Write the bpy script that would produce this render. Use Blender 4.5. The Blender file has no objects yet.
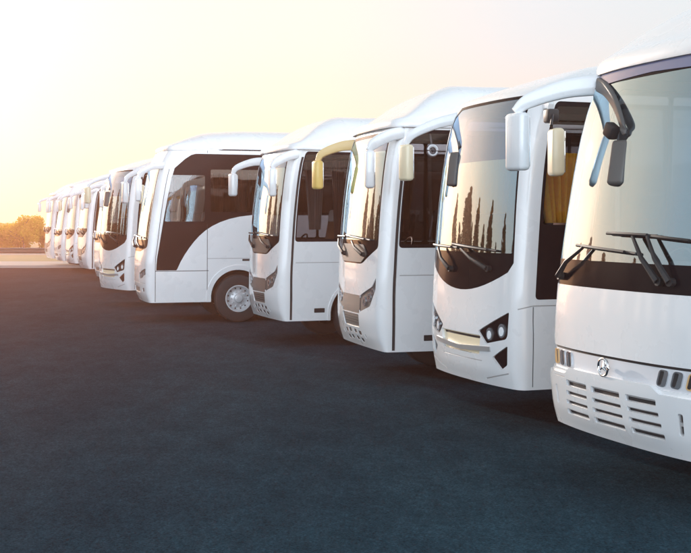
import bpy, bmesh, math, random
import numpy as np
from mathutils import Vector, Matrix
from mathutils.geometry import delaunay_2d_cdt
R = math.radians
sc = bpy.context.scene
COL = sc.collection
random.seed(7)

# ------------------------------------------------------------------ camera, sky, sun, exposure
F_PX, HOR, CAM_H = 1200.0, 222.0, 2.20
cam_d = bpy.data.cameras.new('camera')
cam = bpy.data.objects.new('camera', cam_d)
COL.objects.link(cam)
cam.location = (0, 0, CAM_H)
cam.rotation_euler = (R(90), 0, 0)
cam_d.sensor_width = 36
cam_d.lens = 36 * F_PX / 691
cam_d.shift_y = -(276.5 - HOR) / 691
cam_d.clip_end = 5000
sc.camera = cam

SUN_AZ, SUN_EL = -31.0, 12.0          # degrees, azimuth measured from +Y, negative to the left
w = bpy.data.worlds.new('World')
sc.world = w
w.use_nodes = True
nt = w.node_tree
nt.nodes.clear()
wo = nt.nodes.new('ShaderNodeOutputWorld')
bg = nt.nodes.new('ShaderNodeBackground')
sky = nt.nodes.new('ShaderNodeTexSky')
sky.sky_type = 'NISHITA'
sky.sun_disc = False
sky.sun_elevation = R(SUN_EL)
sky.sun_rotation = R(SUN_AZ)
sky.air_density = 1.0
sky.dust_density = 2.0
sky.ozone_density = 1.5
# hazy evening sky: the Nishita sky plus a pale veil of thin high haze, warmer towards the sun
def wn(t, **k):
    x = nt.nodes.new(t)
    for a_, b_ in k.items(): setattr(x, a_, b_)
    return x
sunv = (math.sin(R(SUN_AZ)) * math.cos(R(SUN_EL)), math.cos(R(SUN_AZ)) * math.cos(R(SUN_EL)), math.sin(R(SUN_EL)))
wtc = wn('ShaderNodeTexCoord')
dot = wn('ShaderNodeVectorMath', operation='DOT_PRODUCT')
dot.inputs[1].default_value = sunv
nt.links.new(wtc.outputs['Generated'], dot.inputs[0])
half = wn('ShaderNodeMath', operation='MULTIPLY_ADD')
half.inputs[1].default_value = 0.5; half.inputs[2].default_value = 0.5
nt.links.new(dot.outputs['Value'], half.inputs[0])
ramp = wn('ShaderNodeValToRGB')
els = [(0.0, (0.76, 0.90, 1.0)), (0.5, (0.72, 0.84, 0.98)), (0.78, (0.68, 0.87, 0.93)), (0.89, (0.75, 0.87, 0.93)), (0.955, (0.92, 0.90, 0.80)), (0.985, (1.0, 0.92, 0.74))]
while len(ramp.color_ramp.elements) < len(els): ramp.color_ramp.elements.new(0.5)
for e_, (p_, c_) in zip(ramp.color_ramp.elements, els):
    e_.position = p_; e_.color = (*c_, 1)
nt.links.new(half.outputs[0], ramp.inputs[0])
sep = wn('ShaderNodeSeparateXYZ'); nt.links.new(wtc.outputs['Generated'], sep.inputs[0])
lowf = wn('ShaderNodeMapRange', interpolation_type='SMOOTHSTEP')
lowf.inputs['From Min'].default_value = 0.0; lowf.inputs['From Max'].default_value = 0.16
lowf.inputs['To Min'].default_value = 1.0; lowf.inputs['To Max'].default_value = 0.0
nt.links.new(sep.outputs['Z'], lowf.inputs['Value'])
sunf = wn('ShaderNodeMapRange', interpolation_type='SMOOTHSTEP')
sunf.inputs['From Min'].default_value = 0.45; sunf.inputs['From Max'].default_value = 0.97
nt.links.new(dot.outputs['Value'], sunf.inputs['Value'])
lm_ = wn('ShaderNodeMath', operation='MULTIPLY'); nt.links.new(lowf.outputs[0], lm_.inputs[0]); nt.links.new(sunf.outputs[0], lm_.inputs[1])
wm = wn('ShaderNodeMix', data_type='RGBA'); nt.links.new(lm_.outputs[0], wm.inputs[0]); nt.links.new(ramp.outputs[0], wm.inputs[6])
wm.inputs[7].default_value = (1.12, 0.88, 0.62, 1)
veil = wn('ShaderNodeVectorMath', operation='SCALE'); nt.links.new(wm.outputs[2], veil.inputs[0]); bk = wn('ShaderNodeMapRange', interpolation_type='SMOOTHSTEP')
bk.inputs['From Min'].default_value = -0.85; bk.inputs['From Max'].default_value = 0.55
bk.inputs['To Min'].default_value = 4.4; bk.inputs['To Max'].default_value = 0.0  # added fill: low sky opposite the sun brightened to light the coach sides
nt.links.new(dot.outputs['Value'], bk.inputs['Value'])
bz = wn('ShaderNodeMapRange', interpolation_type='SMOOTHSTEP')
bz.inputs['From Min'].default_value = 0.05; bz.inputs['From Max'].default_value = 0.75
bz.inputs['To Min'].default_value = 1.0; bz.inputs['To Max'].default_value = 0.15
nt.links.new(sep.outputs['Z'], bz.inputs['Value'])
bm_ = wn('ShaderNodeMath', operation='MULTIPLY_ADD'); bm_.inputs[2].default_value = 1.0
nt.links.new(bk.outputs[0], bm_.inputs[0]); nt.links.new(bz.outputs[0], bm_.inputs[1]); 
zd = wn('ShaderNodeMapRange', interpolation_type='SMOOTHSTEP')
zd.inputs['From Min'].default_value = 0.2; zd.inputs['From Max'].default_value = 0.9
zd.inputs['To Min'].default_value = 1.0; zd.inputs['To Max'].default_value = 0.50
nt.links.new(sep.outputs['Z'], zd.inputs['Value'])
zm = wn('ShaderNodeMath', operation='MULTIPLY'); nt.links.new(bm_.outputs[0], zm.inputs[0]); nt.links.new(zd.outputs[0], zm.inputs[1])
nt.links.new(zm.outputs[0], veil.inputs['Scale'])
nis = wn('ShaderNodeVectorMath', operation='SCALE'); nt.links.new(sky.outputs[0], nis.inputs[0]); nis.inputs['Scale'].default_value = 0.022
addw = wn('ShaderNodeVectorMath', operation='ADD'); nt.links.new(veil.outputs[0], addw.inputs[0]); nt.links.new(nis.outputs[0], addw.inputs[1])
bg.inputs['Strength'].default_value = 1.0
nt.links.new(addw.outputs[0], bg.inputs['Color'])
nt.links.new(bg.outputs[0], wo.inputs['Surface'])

sl = bpy.data.lights.new('sun', 'SUN')
sl.energy = 4.5
sl.angle = R(1.0)
sl.color = (1.0, 0.88, 0.77)
so = bpy.data.objects.new('sun', sl)
COL.objects.link(so)
sd = Vector((math.sin(R(SUN_AZ)) * math.cos(R(SUN_EL)), math.cos(R(SUN_AZ)) * math.cos(R(SUN_EL)), math.sin(R(SUN_EL))))
so.rotation_euler = sd.to_track_quat('Z', 'Y').to_euler()

sc.view_settings.view_transform = 'Standard'
sc.view_settings.look = 'None'
sc.view_settings.gamma = 1.0
sc.view_settings.use_curve_mapping = False
sc.view_settings.exposure = 0.0
sc.cycles.use_denoising = True
sc.cycles.max_bounces = 10
sc.cycles.transparent_max_bounces = 16
sc.cycles.volume_bounces = 1
sc.cycles.sample_clamp_indirect = 6.0

# ------------------------------------------------------------------ materials
M = {}
def mat(name, col, rough=0.5, metal=0.0, coat=0.0, noise=0.0, nscale=6.0, bump=0.0, bscale=60.0, spec=0.5, rnoise=0.0):
    m = bpy.data.materials.new(name)
    m.use_nodes = True
    n = m.node_tree.nodes
    L = m.node_tree.links
    b = n['Principled BSDF']
    b.inputs['Base Color'].default_value = (*col, 1)
    b.inputs['Roughness'].default_value = rough
    b.inputs['Metallic'].default_value = metal
    b.inputs['Coat Weight'].default_value = coat
    b.inputs['Coat Roughness'].default_value = 0.06
    b.inputs['Specular IOR Level'].default_value = spec
    tc = n.new('ShaderNodeTexCoord')
    if noise or rnoise:
        t = n.new('ShaderNodeTexNoise')
        t.inputs['Scale'].default_value = nscale
        t.inputs['Detail'].default_value = 6
        L.new(tc.outputs['Object'], t.inputs['Vector'])
        if noise:
            mx = n.new('ShaderNodeMix')
            mx.data_type = 'RGBA'
            mx.inputs[6].default_value = (*[c * (1 - noise) for c in col], 1)
            mx.inputs[7].default_value = (*[min(1, c * (1 + noise)) for c in col], 1)
            L.new(t.outputs['Fac'], mx.inputs[0])
            L.new(mx.outputs[2], b.inputs['Base Color'])
        if rnoise:
            mr = n.new('ShaderNodeMapRange')
            mr.inputs['From Min'].default_value = 0.3
            mr.inputs['From Max'].default_value = 0.7
            mr.inputs['To Min'].default_value = max(0.02, rough - rnoise)
            mr.inputs['To Max'].default_value = rough + rnoise
            L.new(t.outputs['Fac'], mr.inputs['Value'])
            L.new(mr.outputs[0], b.inputs['Roughness'])
    if bump:
        t2 = n.new('ShaderNodeTexNoise')
        t2.inputs['Scale'].default_value = bscale
        t2.inputs['Detail'].default_value = 3
        L.new(tc.outputs['Object'], t2.inputs['Vector'])
        bp = n.new('ShaderNodeBump')
        bp.inputs['Strength'].default_value = bump
        bp.inputs['Distance'].default_value = 0.01
        L.new(t2.outputs['Fac'], bp.inputs['Height'])
        L.new(bp.outputs[0], b.inputs['Normal'])
    M[name] = m
    return m

def glass(name, tint, lo, k, rough=0.015, refl=(1, 1, 1)):
    m = bpy.data.materials.new(name)
    m.use_nodes = True
    n = m.node_tree.nodes
    L = m.node_tree.links
    n.clear()
    out = n.new('ShaderNodeOutputMaterial')
    tr = n.new('ShaderNodeBsdfTransparent')
    tr.inputs[0].default_value = (*tint, 1)
    gl = n.new('ShaderNodeBsdfGlossy')
    gl.inputs['Color'].default_value = (*refl, 1)
    gl.inputs['Roughness'].default_value = rough
    fr = n.new('ShaderNodeFresnel')
    fr.inputs['IOR'].default_value = 1.5
    ma = n.new('ShaderNodeMath')
    ma.operation = 'MULTIPLY_ADD'
    ma.use_clamp = True
    ma.inputs[1].default_value = k
    ma.inputs[2].default_value = lo
    mx = n.new('ShaderNodeMixShader')
    L.new(fr.outputs[0], ma.inputs[0])
    L.new(ma.outputs[0], mx.inputs[0])
    L.new(tr.outputs[0], mx.inputs[1])
    L.new(gl.outputs[0], mx.inputs[2])
    L.new(mx.outputs[0], out.inputs['Surface'])
    # faint waviness of laminated glass
    tc = n.new('ShaderNodeTexCoord')
    t2 = n.new('ShaderNodeTexNoise')
    t2.inputs['Scale'].default_value = 1.3
    t2.inputs['Detail'].default_value = 1
    L.new(tc.outputs['Object'], t2.inputs['Vector'])
    bp = n.new('ShaderNodeBump')
    bp.inputs['Strength'].default_value = 0.12
    bp.inputs['Distance'].default_value = 0.05
    L.new(t2.outputs['Fac'], bp.inputs['Height'])
    L.new(bp.outputs[0], gl.inputs['Normal'])
    M[name] = m
    return m

mat('white_paint', (0.80, 0.81, 0.82), 0.28, coat=1.0, noise=0.015, nscale=2.5, bump=0.012, bscale=1.8, rnoise=0.02)
mat('tan_paint', (0.80, 0.58, 0.27), 0.38, coat=0.3)
mat('cream_paint', (0.82, 0.71, 0.50), 0.35, coat=0.4)
mat('yellow_paint', (0.80, 0.55, 0.16), 0.4, coat=0.3)
mat('dark_gap', (0.02, 0.02, 0.022), 0.7)
mat('grey_panel', (0.42, 0.41, 0.41), 0.45, noise=0.05)
mat('pale_panel', (0.66, 0.67, 0.70), 0.35, coat=0.3)
mat('silver_trim', (0.62, 0.62, 0.62), 0.3, metal=0.6)
mat('chrome', (0.75, 0.75, 0.76), 0.12, metal=1.0)
mat('black_gloss', (0.010, 0.009, 0.012), 0.14, spec=0.06)
mat('black_plastic', (0.02, 0.02, 0.022), 0.5, bump=0.1)
mat('grey_plastic', (0.10, 0.095, 0.09), 0.42)
mat('visor_blue', (0.13, 0.15, 0.26), 0.22, coat=0.4)
mat('lamp_lens', (0.70, 0.72, 0.75), 0.08, metal=0.85)
mat('lamp_core', (0.85, 0.87, 0.90), 0.12, coat=1.0)
mat('amber_lens', (0.70, 0.45, 0.22), 0.15, coat=0.6)
mat('rubber', (0.018, 0.018, 0.02), 0.75, noise=0.2, nscale=12)
mat('wheel_paint', (0.62, 0.64, 0.66), 0.35, metal=0.3, noise=0.04)
mat('interior_dark', (0.045, 0.043, 0.045), 0.7)
mat('interior_light', (0.22, 0.21, 0.21), 0.7)
mat('seat_fabric', (0.09, 0.075, 0.09), 0.85, noise=0.3, nscale=20)
mat('headrest_cloth', (0.62, 0.58, 0.55), 0.8)
mat('leather_brown', (0.28, 0.12, 0.06), 0.5)
mat('curtain_yellow', (0.95, 0.50, 0.05), 0.8, noise=0.2, nscale=30)
mat('curtain_grey', (0.22, 0.16, 0.15), 0.85, noise=0.2, nscale=30)
mat('cloth_blue', (0.03, 0.08, 0.35), 0.8)
mat('underbody', (0.012, 0.012, 0.013), 0.8)
glass('windscreen_glass', (0.45, 0.50, 0.50), 0.34, 1.8, refl=(0.66, 0.88, 1.0))
glass('windscreen_tint', (0.10, 0.12, 0.22), 0.26, 1.6, refl=(0.60, 0.78, 1.0))
glass('side_glass', (0.30, 0.29, 0.31), 0.0, 0.9)
glass('flank_glass', (0.34, 0.32, 0.33), 0.07, 1.2)
glass('cabin_glass', (0.55, 0.52, 0.53), 0.0, 0.9)
glass('door_glass', (0.75, 0.72, 0.68), 0.0, 0.7)
mat('taupe_panel', (0.085, 0.078, 0.077), 0.4, noise=0.05)
glass('mirror_glass', (0.0, 0.0, 0.0), 0.9, 1.0)

# ------------------------------------------------------------------ helpers
def tag(o, label=None, cat=None, group=None, kind=None):
    if label: o['label'] = label
    if cat: o['category'] = cat
    if group: o['group'] = group
    if kind: o['kind'] = kind
    return o

def link(name, me, mats, parent=None):
    o = bpy.data.objects.new(name, me)
    for m in (mats if isinstance(mats, (list, tuple)) else [mats]):
        me.materials.append(M[m] if isinstance(m, str) else m)
    COL.objects.link(o)
    if parent is not None: o.parent = parent
    return o

def from_bm(name, bm, mats, parent=None, smooth=True, angle=40):
    bmesh.ops.recalc_face_normals(bm, faces=bm.faces)
    me = bpy.data.meshes.new(name)
    bm.to_mesh(me)
    bm.free()
    if smooth:
        me.polygons.foreach_set('use_smooth', [True] * len(me.polygons))
        me.set_sharp_from_angle(angle=R(angle))
    return link(name, me, mats, parent)

def add_box(bm, c, size, bevel=0.0, rot=None, seg=2):
    b2 = bmesh.new()
    bmesh.ops.create_cube(b2, size=1)
    for v in b2.verts:
        v.co = Vector((v.co.x * size[0], v.co.y * size[1], v.co.z * size[2]))
    if bevel:
        bmesh.ops.bevel(b2, geom=list(b2.edges), offset=bevel, segments=seg, profile=0.5, affect='EDGES')
    mt = Matrix.Translation(c) @ (rot.to_4x4() if rot else Matrix.Identity(4))
    bmesh.ops.transform(b2, matrix=mt, verts=b2.verts)
    me = bpy.data.meshes.new('t')
    b2.to_mesh(me); b2.free()
    bm.from_mesh(me)
    bpy.data.meshes.remove(me)

def add_tube(bm, pts, radii, n=10, flat=(1, 1), up=Vector((0, 0, 1)), cap=True, sq=1.0):
    """swept tube; flat=(a,b) scales the cross section along side/up"""
    pts = [Vector(p) for p in pts]
    if not isinstance(radii, (list, tuple)): radii = [radii] * len(pts)
    rings = []
    for i, p in enumerate(pts):
        a = pts[max(0, i - 1)]; b = pts[min(len(pts) - 1, i + 1)]
        t = (b - a).normalized()
        s = t.cross(up)
        if s.length < 1e-3: s = t.cross(Vector((1, 0, 0)))
        s.normalize()
        u = s.cross(t).normalized()
        pw = lambda v: math.copysign(abs(v) ** sq, v)
        rings.append([bm.verts.new(p + s * pw(math.cos(2 * math.pi * k / n)) * radii[i] * flat[0] + u * pw(math.sin(2 * math.pi * k / n)) * radii[i] * flat[1]) for k in range(n)])
    for i in range(len(rings) - 1):
        for k in range(n):
            bm.faces.new((rings[i][k], rings[i][(k + 1) % n], rings[i + 1][(k + 1) % n], rings[i + 1][k]))
    if cap:
        bm.faces.new(rings[0]); bm.faces.new(rings[-1])

def spline(pts, n=6):
    P = [Vector(p) for p in pts]
    P = [2 * P[0] - P[1]] + P + [2 * P[-1] - P[-2]]
    out = []
    for i in range(1, len(P) - 2):
        for k in range(n):
            t = k / n
            a, b, c, d = P[i - 1], P[i], P[i + 1], P[i + 2]
            out.append(0.5 * ((2 * b) + (c - a) * t + (2 * a - 5 * b + 4 * c - d) * t * t + (3 * b - a - 3 * c + d) * t ** 3))
    out.append(P[-2])
    return out

def add_lathe(bm, prof, c, axis='y', n=40, sgn=1):
    """prof: list of (r, h); axis y"""
    rings = []
    for r, h in prof:
        ring = []
        for k in range(n):
            a = 2 * math.pi * k / n
            ring.append(bm.verts.new((c[0] + r * math.cos(a), c[1] + sgn * h, c[2] + r * math.sin(a))))
        rings.append(ring)
    for i in range(len(rings) - 1):
        for k in range(n):
            bm.faces.new((rings[i][k], rings[i][(k + 1) % n], rings[i + 1][(k + 1) % n], rings[i + 1][k]))

def rpoly(pts, r=0.05, n=5):
    """round the corners of a polygon; r may be one number or one per corner"""
    N = len(pts)
    rr = r if isinstance(r, (list, tuple)) else [r] * N
    out = []
    for i in range(N):
        a = np.array(pts[i - 1]); b = np.array(pts[i]); c = np.array(pts[(i + 1) % N])
        la = np.linalg.norm(a - b); lc = np.linalg.norm(c - b)
        q = min(rr[i], la * 0.48, lc * 0.48)
        if q < 1e-4:
            out.append(tuple(b)); continue
        p0 = b + (a - b) / la * q; p1 = b + (c - b) / lc * q
        for k in range(n + 1):
            t = k / n
            out.append(tuple((1 - t) ** 2 * p0 + 2 * t * (1 - t) * b + t * t * p1))
    return out

def strip(p, q, wd=0.012):
    p = np.array(p, float); q = np.array(q, float)
    d = (q - p) / np.linalg.norm(q - p)
    n = np.array((-d[1], d[0])) * wd / 2
    return [tuple(p + n), tuple(q + n), tuple(q - n), tuple(p - n)]

def mirror(poly):
    return [(-a, b) for a, b in poly][::-1]

def pip(P, poly):
    x, y = P[:, 0], P[:, 1]
    inside = np.zeros(len(P), bool)
    px, py = poly[-1]
    for qx, qy in poly:
        c = ((qy > y) != (py > y))
        with np.errstate(divide='ignore', invalid='ignore'):
            xi = (px - qx) * (y - qy) / (py - qy + 1e-15) + qx
        inside ^= c & (x < xi)
        px, py = qx, qy
    return inside

def interp(tab):
    xs = np.array([a for a, b in tab], float); ys = np.array([b for a, b in tab], float)
    h = np.diff(xs); d = np.diff(ys) / h
    m = np.zeros(len(xs)); m[0] = d[0]; m[-1] = d[-1]
    for i in range(1, len(xs) - 1):
        m[i] = 0 if d[i - 1] * d[i] <= 0 else 2 * d[i - 1] * d[i] / (d[i - 1] + d[i])
    def f(v):
        v = np.clip(v, xs[0], xs[-1])
        i = np.clip(np.searchsorted(xs, v) - 1, 0, len(xs) - 2)
        t = (v - xs[i]) / h[i]
        return ((2 * t ** 3 - 3 * t ** 2 + 1) * ys[i] + (t ** 3 - 2 * t ** 2 + t) * h[i] * m[i] + (-2 * t ** 3 + 3 * t ** 2) * ys[i + 1] + (t ** 3 - t ** 2) * h[i] * m[i + 1])
    return f

# ------------------------------------------------------------------ the coach builder
class Coach:
    """local frame: front centre on the ground at the origin, body runs to +X, near side is -Y.
    The skin is a sheet in (s, z): s = distance along the plan outline from the front centre, + on the near side."""
    def __init__(self, W=1.2, L=9.6, phi1=15, r=0.28, zb=0.30, zr=3.35, lean=None, tumble=None, phie=1.7):
        self.W, self.L, self.zb, self.zr = W, L, zb, zr
        self.ds = 0.004
        # integrate plan curve
        p1 = R(phi1); lat = 0; bk = 0; s = 0
        L1 = W - r * (1 - math.sin(p1)) - 0.0
        S = [0]; X = [0]; Y = [0]
        phi = 0
        stage = 0; s1 = None
        # front stage: phi grows as (s/L1)^phie up to phi1 until lateral = W - r*(cos-ish)
        target = W - r * (1 - math.sin(p1))
        while lat < target:
            phi = p1 * (min(1, s / target)) ** phie
            lat += math.cos(phi) * self.ds; bk += math.sin(phi) * self.ds; s += self.ds
            S.append(s); X.append(bk); Y.append(lat)
        while phi < math.pi / 2:
            phi = min(math.pi / 2, phi + self.ds / r)
            lat += math.cos(phi) * self.ds; bk += math.sin(phi) * self.ds; s += self.ds
            S.append(s); X.append(bk); Y.append(lat)
        self.s_side, self.x_side = s, bk
        self.s_rear = s + (L - 0.25 - bk)
        s = self.s_rear; bk = L - 0.25; latr = lat
        S.append(s); X.append(bk); Y.append(lat)
        while phi < math.pi:
            phi = min(math.pi, phi + self.ds / 0.25)
            lat += math.cos(phi) * self.ds; bk += math.sin(phi) * self.ds; s += self.ds
            S.append(s); X.append(bk); Y.append(lat)
        s += lat
        S.append(s); X.append(bk); Y.append(0)
        self.S, self.X, self.Y = map(np.array, (S, X, Y))
        self.Smax = s
        self.lean = interp(lean)
        self.tumble = interp(tumble or [(0.3, 0.015), (0.8, 0.0), (1.6, 0.0), (zr, 0.035)])
        self.regs = []
        self.parts = {}
    def surf(self, s, z):
        s = np.asarray(s, float); z = np.asarray(z, float)
        a = np.abs(s)
        x = np.interp(a, self.S, self.X); y = np.interp(a, self.S, self.Y)
        q = np.clip((x - 0.25) / 1.3, 0, 1)
        wgt = 1 - q * q * (3 - 2 * q)
        tuck = np.clip(1 - x / max(0.1, self.x_side * 0.9), 0, 1) if self.x_side else 1
        wgt = np.where(z < 0.9, tuck, wgt * np.clip((z - 0.9) / 0.5, 0, 1) + tuck * (1 - np.clip((z - 0.9) / 0.5, 0, 1)))
        x2 = x + self.lean(z) * wgt
        y2 = -np.sign(s) * y * (1 - self.tumble(z))
        return np.stack([x2, y2, z], -1)
    def normal(self, s, z):
        e = 0.012
        s = np.asarray(s, float)
        s = np.where(np.abs(s) < e * 1.01, e * 1.01 * np.where(s < 0, -1, 1), s) if False else s
        a = self.surf(s + e, z) - self.surf(s - e, z)
        b = self.surf(s, np.minimum(z + e, self.zr)) - self.surf(s, np.maximum(z - e, self.zb))
        n = np.cross(a, b)
        n /= np.linalg.norm(n, axis=-1, keepdims=True) + 1e-12
        c = self.surf(s, z)
        out = np.stack([c[..., 0] - self.L / 2, c[..., 1] * 4, 0 * c[..., 2]], -1)
        sg = np.sign((n * out).sum(-1, keepdims=True))
        sg[sg == 0] = 1
        return n * sg
    def P(self, s, z, off=0.0):
        return Vector(self.surf(s, z) + self.normal(np.array([s]), np.array([z]))[0] * off)
    def sf(self, y):     # s of lateral position y on the front
        k = len([1 for v in self.S if v <= self.s_side])
        return float(math.copysign(np.interp(abs(y), self.Y[:k], self.S[:k]), y))
    def sx(self, x):     # s of distance back x on the near side
        return self.s_side + (x - self.x_side)
    def reg(self, key, poly, m, off=0.0, wall=0.03):
        """key None = hole"""
        self.regs.append((key, poly, m, off, wall))
    def build(self, root, labels=None, parents=None):
        zb, zr = self.zb, self.zr
        ss = list(np.arange(0, 1.75, 0.055)) + list(np.arange(1.75, 4.6, 0.16)) + list(np.arange(4.6, self.s_rear, 0.5)) + list(np.arange(self.s_rear, self.Smax, 0.12)) + [self.Smax]
        ss = sorted(set([-v for v in ss] + ss))
        self.ss = ss
        zz = list(np.linspace(zb, zr, 46))
        verts = [Vector((a, b)) for a in ss for b in zz]
        edges = []
        for key, poly, m, off, wall in self.regs:
            i0 = len(verts)
            # subdivide long edges
            q = []
            for i in range(len(poly)):
                a = np.array(poly[i]); b = np.array(poly[(i + 1) % len(poly)])
                k = max(1, int(np.linalg.norm(b - a) / 0.12)) if abs(a[0]) < 2 else 1
                for t in range(k): q.append(a + (b - a) * t / k)
            q = [(float(np.clip(p[0], -self.Smax, self.Smax)), float(np.clip(p[1], zb, zr))) for p in q]
            verts += [Vector(p) for p in q]
            edges += [(i0 + i, i0 + (i + 1) % len(q)) for i in range(len(q))]
        ov, oe, of, *_ = delaunay_2d_cdt(verts, edges, [], 0, 1e-5)
        V2 = np.array([(v.x, v.y) for v in ov])
        T = np.array([f for f in of if len(f) == 3])
        cen = V2[T].mean(1)
        owner = np.full(len(T), -1)
        for i, (key, poly, m, off, wall) in enumerate(self.regs):
            owner[pip(cen, poly)] = i
        S3 = self.surf(V2[:, 0], V2[:, 1]); N3 = self.normal(V2[:, 0], V2[:, 1])
        # orientation of (s,z) triangles
        groups = {}
        for i in range(-1, len(self.regs)):
            key = 'body' if i < 0 else self.regs[i][0]
            if key is None: continue
            groups.setdefault(key, []).append(i)
        res = {}
        for key, ids in groups.items():
            mats = []; vs = []; ns = []; fs = []; fm = []
            for i in ids:
                m, off, wall = ('white_paint', 0.0, 0.035) if i < 0 else self.regs[i][2:]
                sel = T[owner == i]
                if not len(sel): continue
                if m not in mats: mats.append(m)
                mi = mats.index(m)
                used = np.unique(sel)
                remap = {int(u): len(vs) + k for k, u in enumerate(used)}
                for u in used:
                    vs.append(S3[u] + N3[u] * off); ns.append(N3[u])
                ec = {}
                for a, b, c in sel:
                    a, b, c = int(a), int(b), int(c)
                    A, B, C_ = S3[a], S3[b], S3[c]
                    if np.dot(np.cross(B - A, C_ - A), N3[a]) < 0: b, c = c, b
                    fs.append((remap[a], remap[b], remap[c])); fm.append(mi)
                    for e in ((a, b), (b, c), (c, a)): ec[e] = 1
                if wall > 0:
                    for (a, b) in list(ec):
                        if (b, a) in ec: continue
                        A = S3[a] + N3[a] * off; B = S3[b] + N3[b] * off
                        A2 = A - N3[a] * wall; B2 = B - N3[b] * wall
                        nn = np.cross(A2 - A, B - A); L_ = np.linalg.norm(nn)
                        if L_ < 1e-12: continue
                        nn = nn / L_
                        k = len(vs)
                        vs += [A, B, B2, A2]; ns += [nn] * 4
                        fs.append((k, k + 3, k + 2, k + 1)); fm.append(mi)
            if not fs: continue
            me = bpy.data.meshes.new(key)
            me.from_pydata([tuple(v) for v in vs], [], fs)
            me.polygons.foreach_set('material_index', fm)
            me.polygons.foreach_set('use_smooth', [True] * len(fs))
            me.update()
            me.normals_split_custom_set_from_vertices([tuple(v) for v in ns])
            par = root
            if parents and key in parents: par = res[parents[key]]
            nm = key.split('#')[0]
            res[key] = link(nm, me, mats, par)
            if labels and key in labels: res[key]['label'] = labels[key]
        return res
    def roof(self, root, H, m='white_paint', q=2.3, xc0=1.7, overhang=0.0, key='roof', kp=1.0):
        Hf = interp(H)
        bm = bmesh.new()
        ts = [0] + [1 - math.cos(math.pi / 2 * k / 14) for k in range(1, 15)]
        rings = []
        ss = self.ss[:-1]
        for s in ss:
            Rm = self.surf(s, self.zr); n = self.normal(np.array([s]), np.array([self.zr]))[0]
            cx = min(max(Rm[0], xc0), self.L - 1.3)
            Cc = np.array([cx, 0.0])
            col = []
            fw = 1 - min(1, max(0, (Rm[0] - 0.5) / 1.2))
            if overhang:
                col.append(bm.verts.new(tuple(Rm)))
                col.append(bm.verts.new((Rm[0] + n[0] * overhang * fw, Rm[1] + n[1] * overhang * fw, Rm[2] - 0.01)))
                col.append(bm.verts.new((Rm[0] + n[0] * overhang * fw * 1.15, Rm[1] + n[1] * overhang * fw * 1.15, Rm[2] + 0.03)))
            for t in ts:
                xy = np.array([Rm[0], Rm[1]]) * (1 - t) + Cc * t
                if overhang:
                    xy += np.array([n[0], n[1]]) * overhang * fw * (1 - t) * 0.9
                g = (1 - (1 - t) ** q) ** (1 / q)
                base = (0.07 * fw * 0 + 0.0)
                z = self.zr + float(Hf(xy[0])) * g + (0.06 if overhang else 0.0) * fw * (1 - t)
                col.append(bm.verts.new((xy[0], xy[1], z)))
            rings.append(col)
        n = len(rings)
        for i in range(n):
            a, b = rings[i], rings[(i + 1) % n]
            for k in range(len(a) - 1):
                bm.faces.new((a[k], b[k], b[k + 1], a[k + 1]))
        bmesh.ops.remove_doubles(bm, verts=bm.verts, dist=0.002)
        return from_bm(key, bm, m, root, angle=50)

def wheel(root, x, y, r=0.52):
    """front or rear wheel on side sgn(y)"""
    sg = 1 if y > 0 else -1
    bm = bmesh.new()
    prof = [(0.30, -0.14), (r - 0.06, -0.145), (r - 0.015, -0.12), (r, -0.08), (r, 0.08), (r - 0.015, 0.12), (r - 0.06, 0.145), (0.31, 0.14), (0.295, 0.12)]
    add_lathe(bm, prof, (x, y, r - 0.15), sgn=sg)
    t = from_bm('tyre', bm, 'rubber', None)
    bm = bmesh.new()
    prof = [(0.297, 0.13), (0.27, 0.13), (0.262, 0.09), (0.235, 0.04), (0.20, 0.035), (0.16, 0.075), (0.10, 0.09), (0.085, 0.14), (0.05, 0.15), (0.001, 0.15)]
    add_lathe(bm, prof, (x, y, r - 0.15), sgn=sg)
    for k in range(10):
        a = 2 * math.pi * k / 10
        add_box(bm, (x + 0.165 * math.cos(a), y + sg * 0.09 , r - 0.15 + 0.165 * math.sin(a)), (0.028, 0.05, 0.028), 0.004)
    bm.faces.ensure_lookup_table(); nf = len(bm.faces)
    for k in range(12):
        a = 2 * math.pi * (k + .5) / 12
        add_box(bm, (x + 0.225 * math.cos(a), y + sg * 0.046 , r - 0.15 + 0.225 * math.sin(a)), (0.03, 0.012, 0.03), 0.004)
    bm.faces.ensure_lookup_table()
    for k in range(nf, len(bm.faces)): bm.faces[k].material_index = 1
    rm = from_bm('rim', bm, ['wheel_paint', 'dark_gap'], None)
    # the wheel: its hub disc behind the rim carries tyre and rim as sub-parts
    bm = bmesh.new()
    add_lathe(bm, [(0.29, -0.13), (0.29, 0.02), (0.001, 0.02)], (x, y, r - 0.15), sgn=sg)
    wh = from_bm('wheel', bm, 'underbody', root)
    for o in (t, rm): o.parent = wh
    return wh

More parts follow.
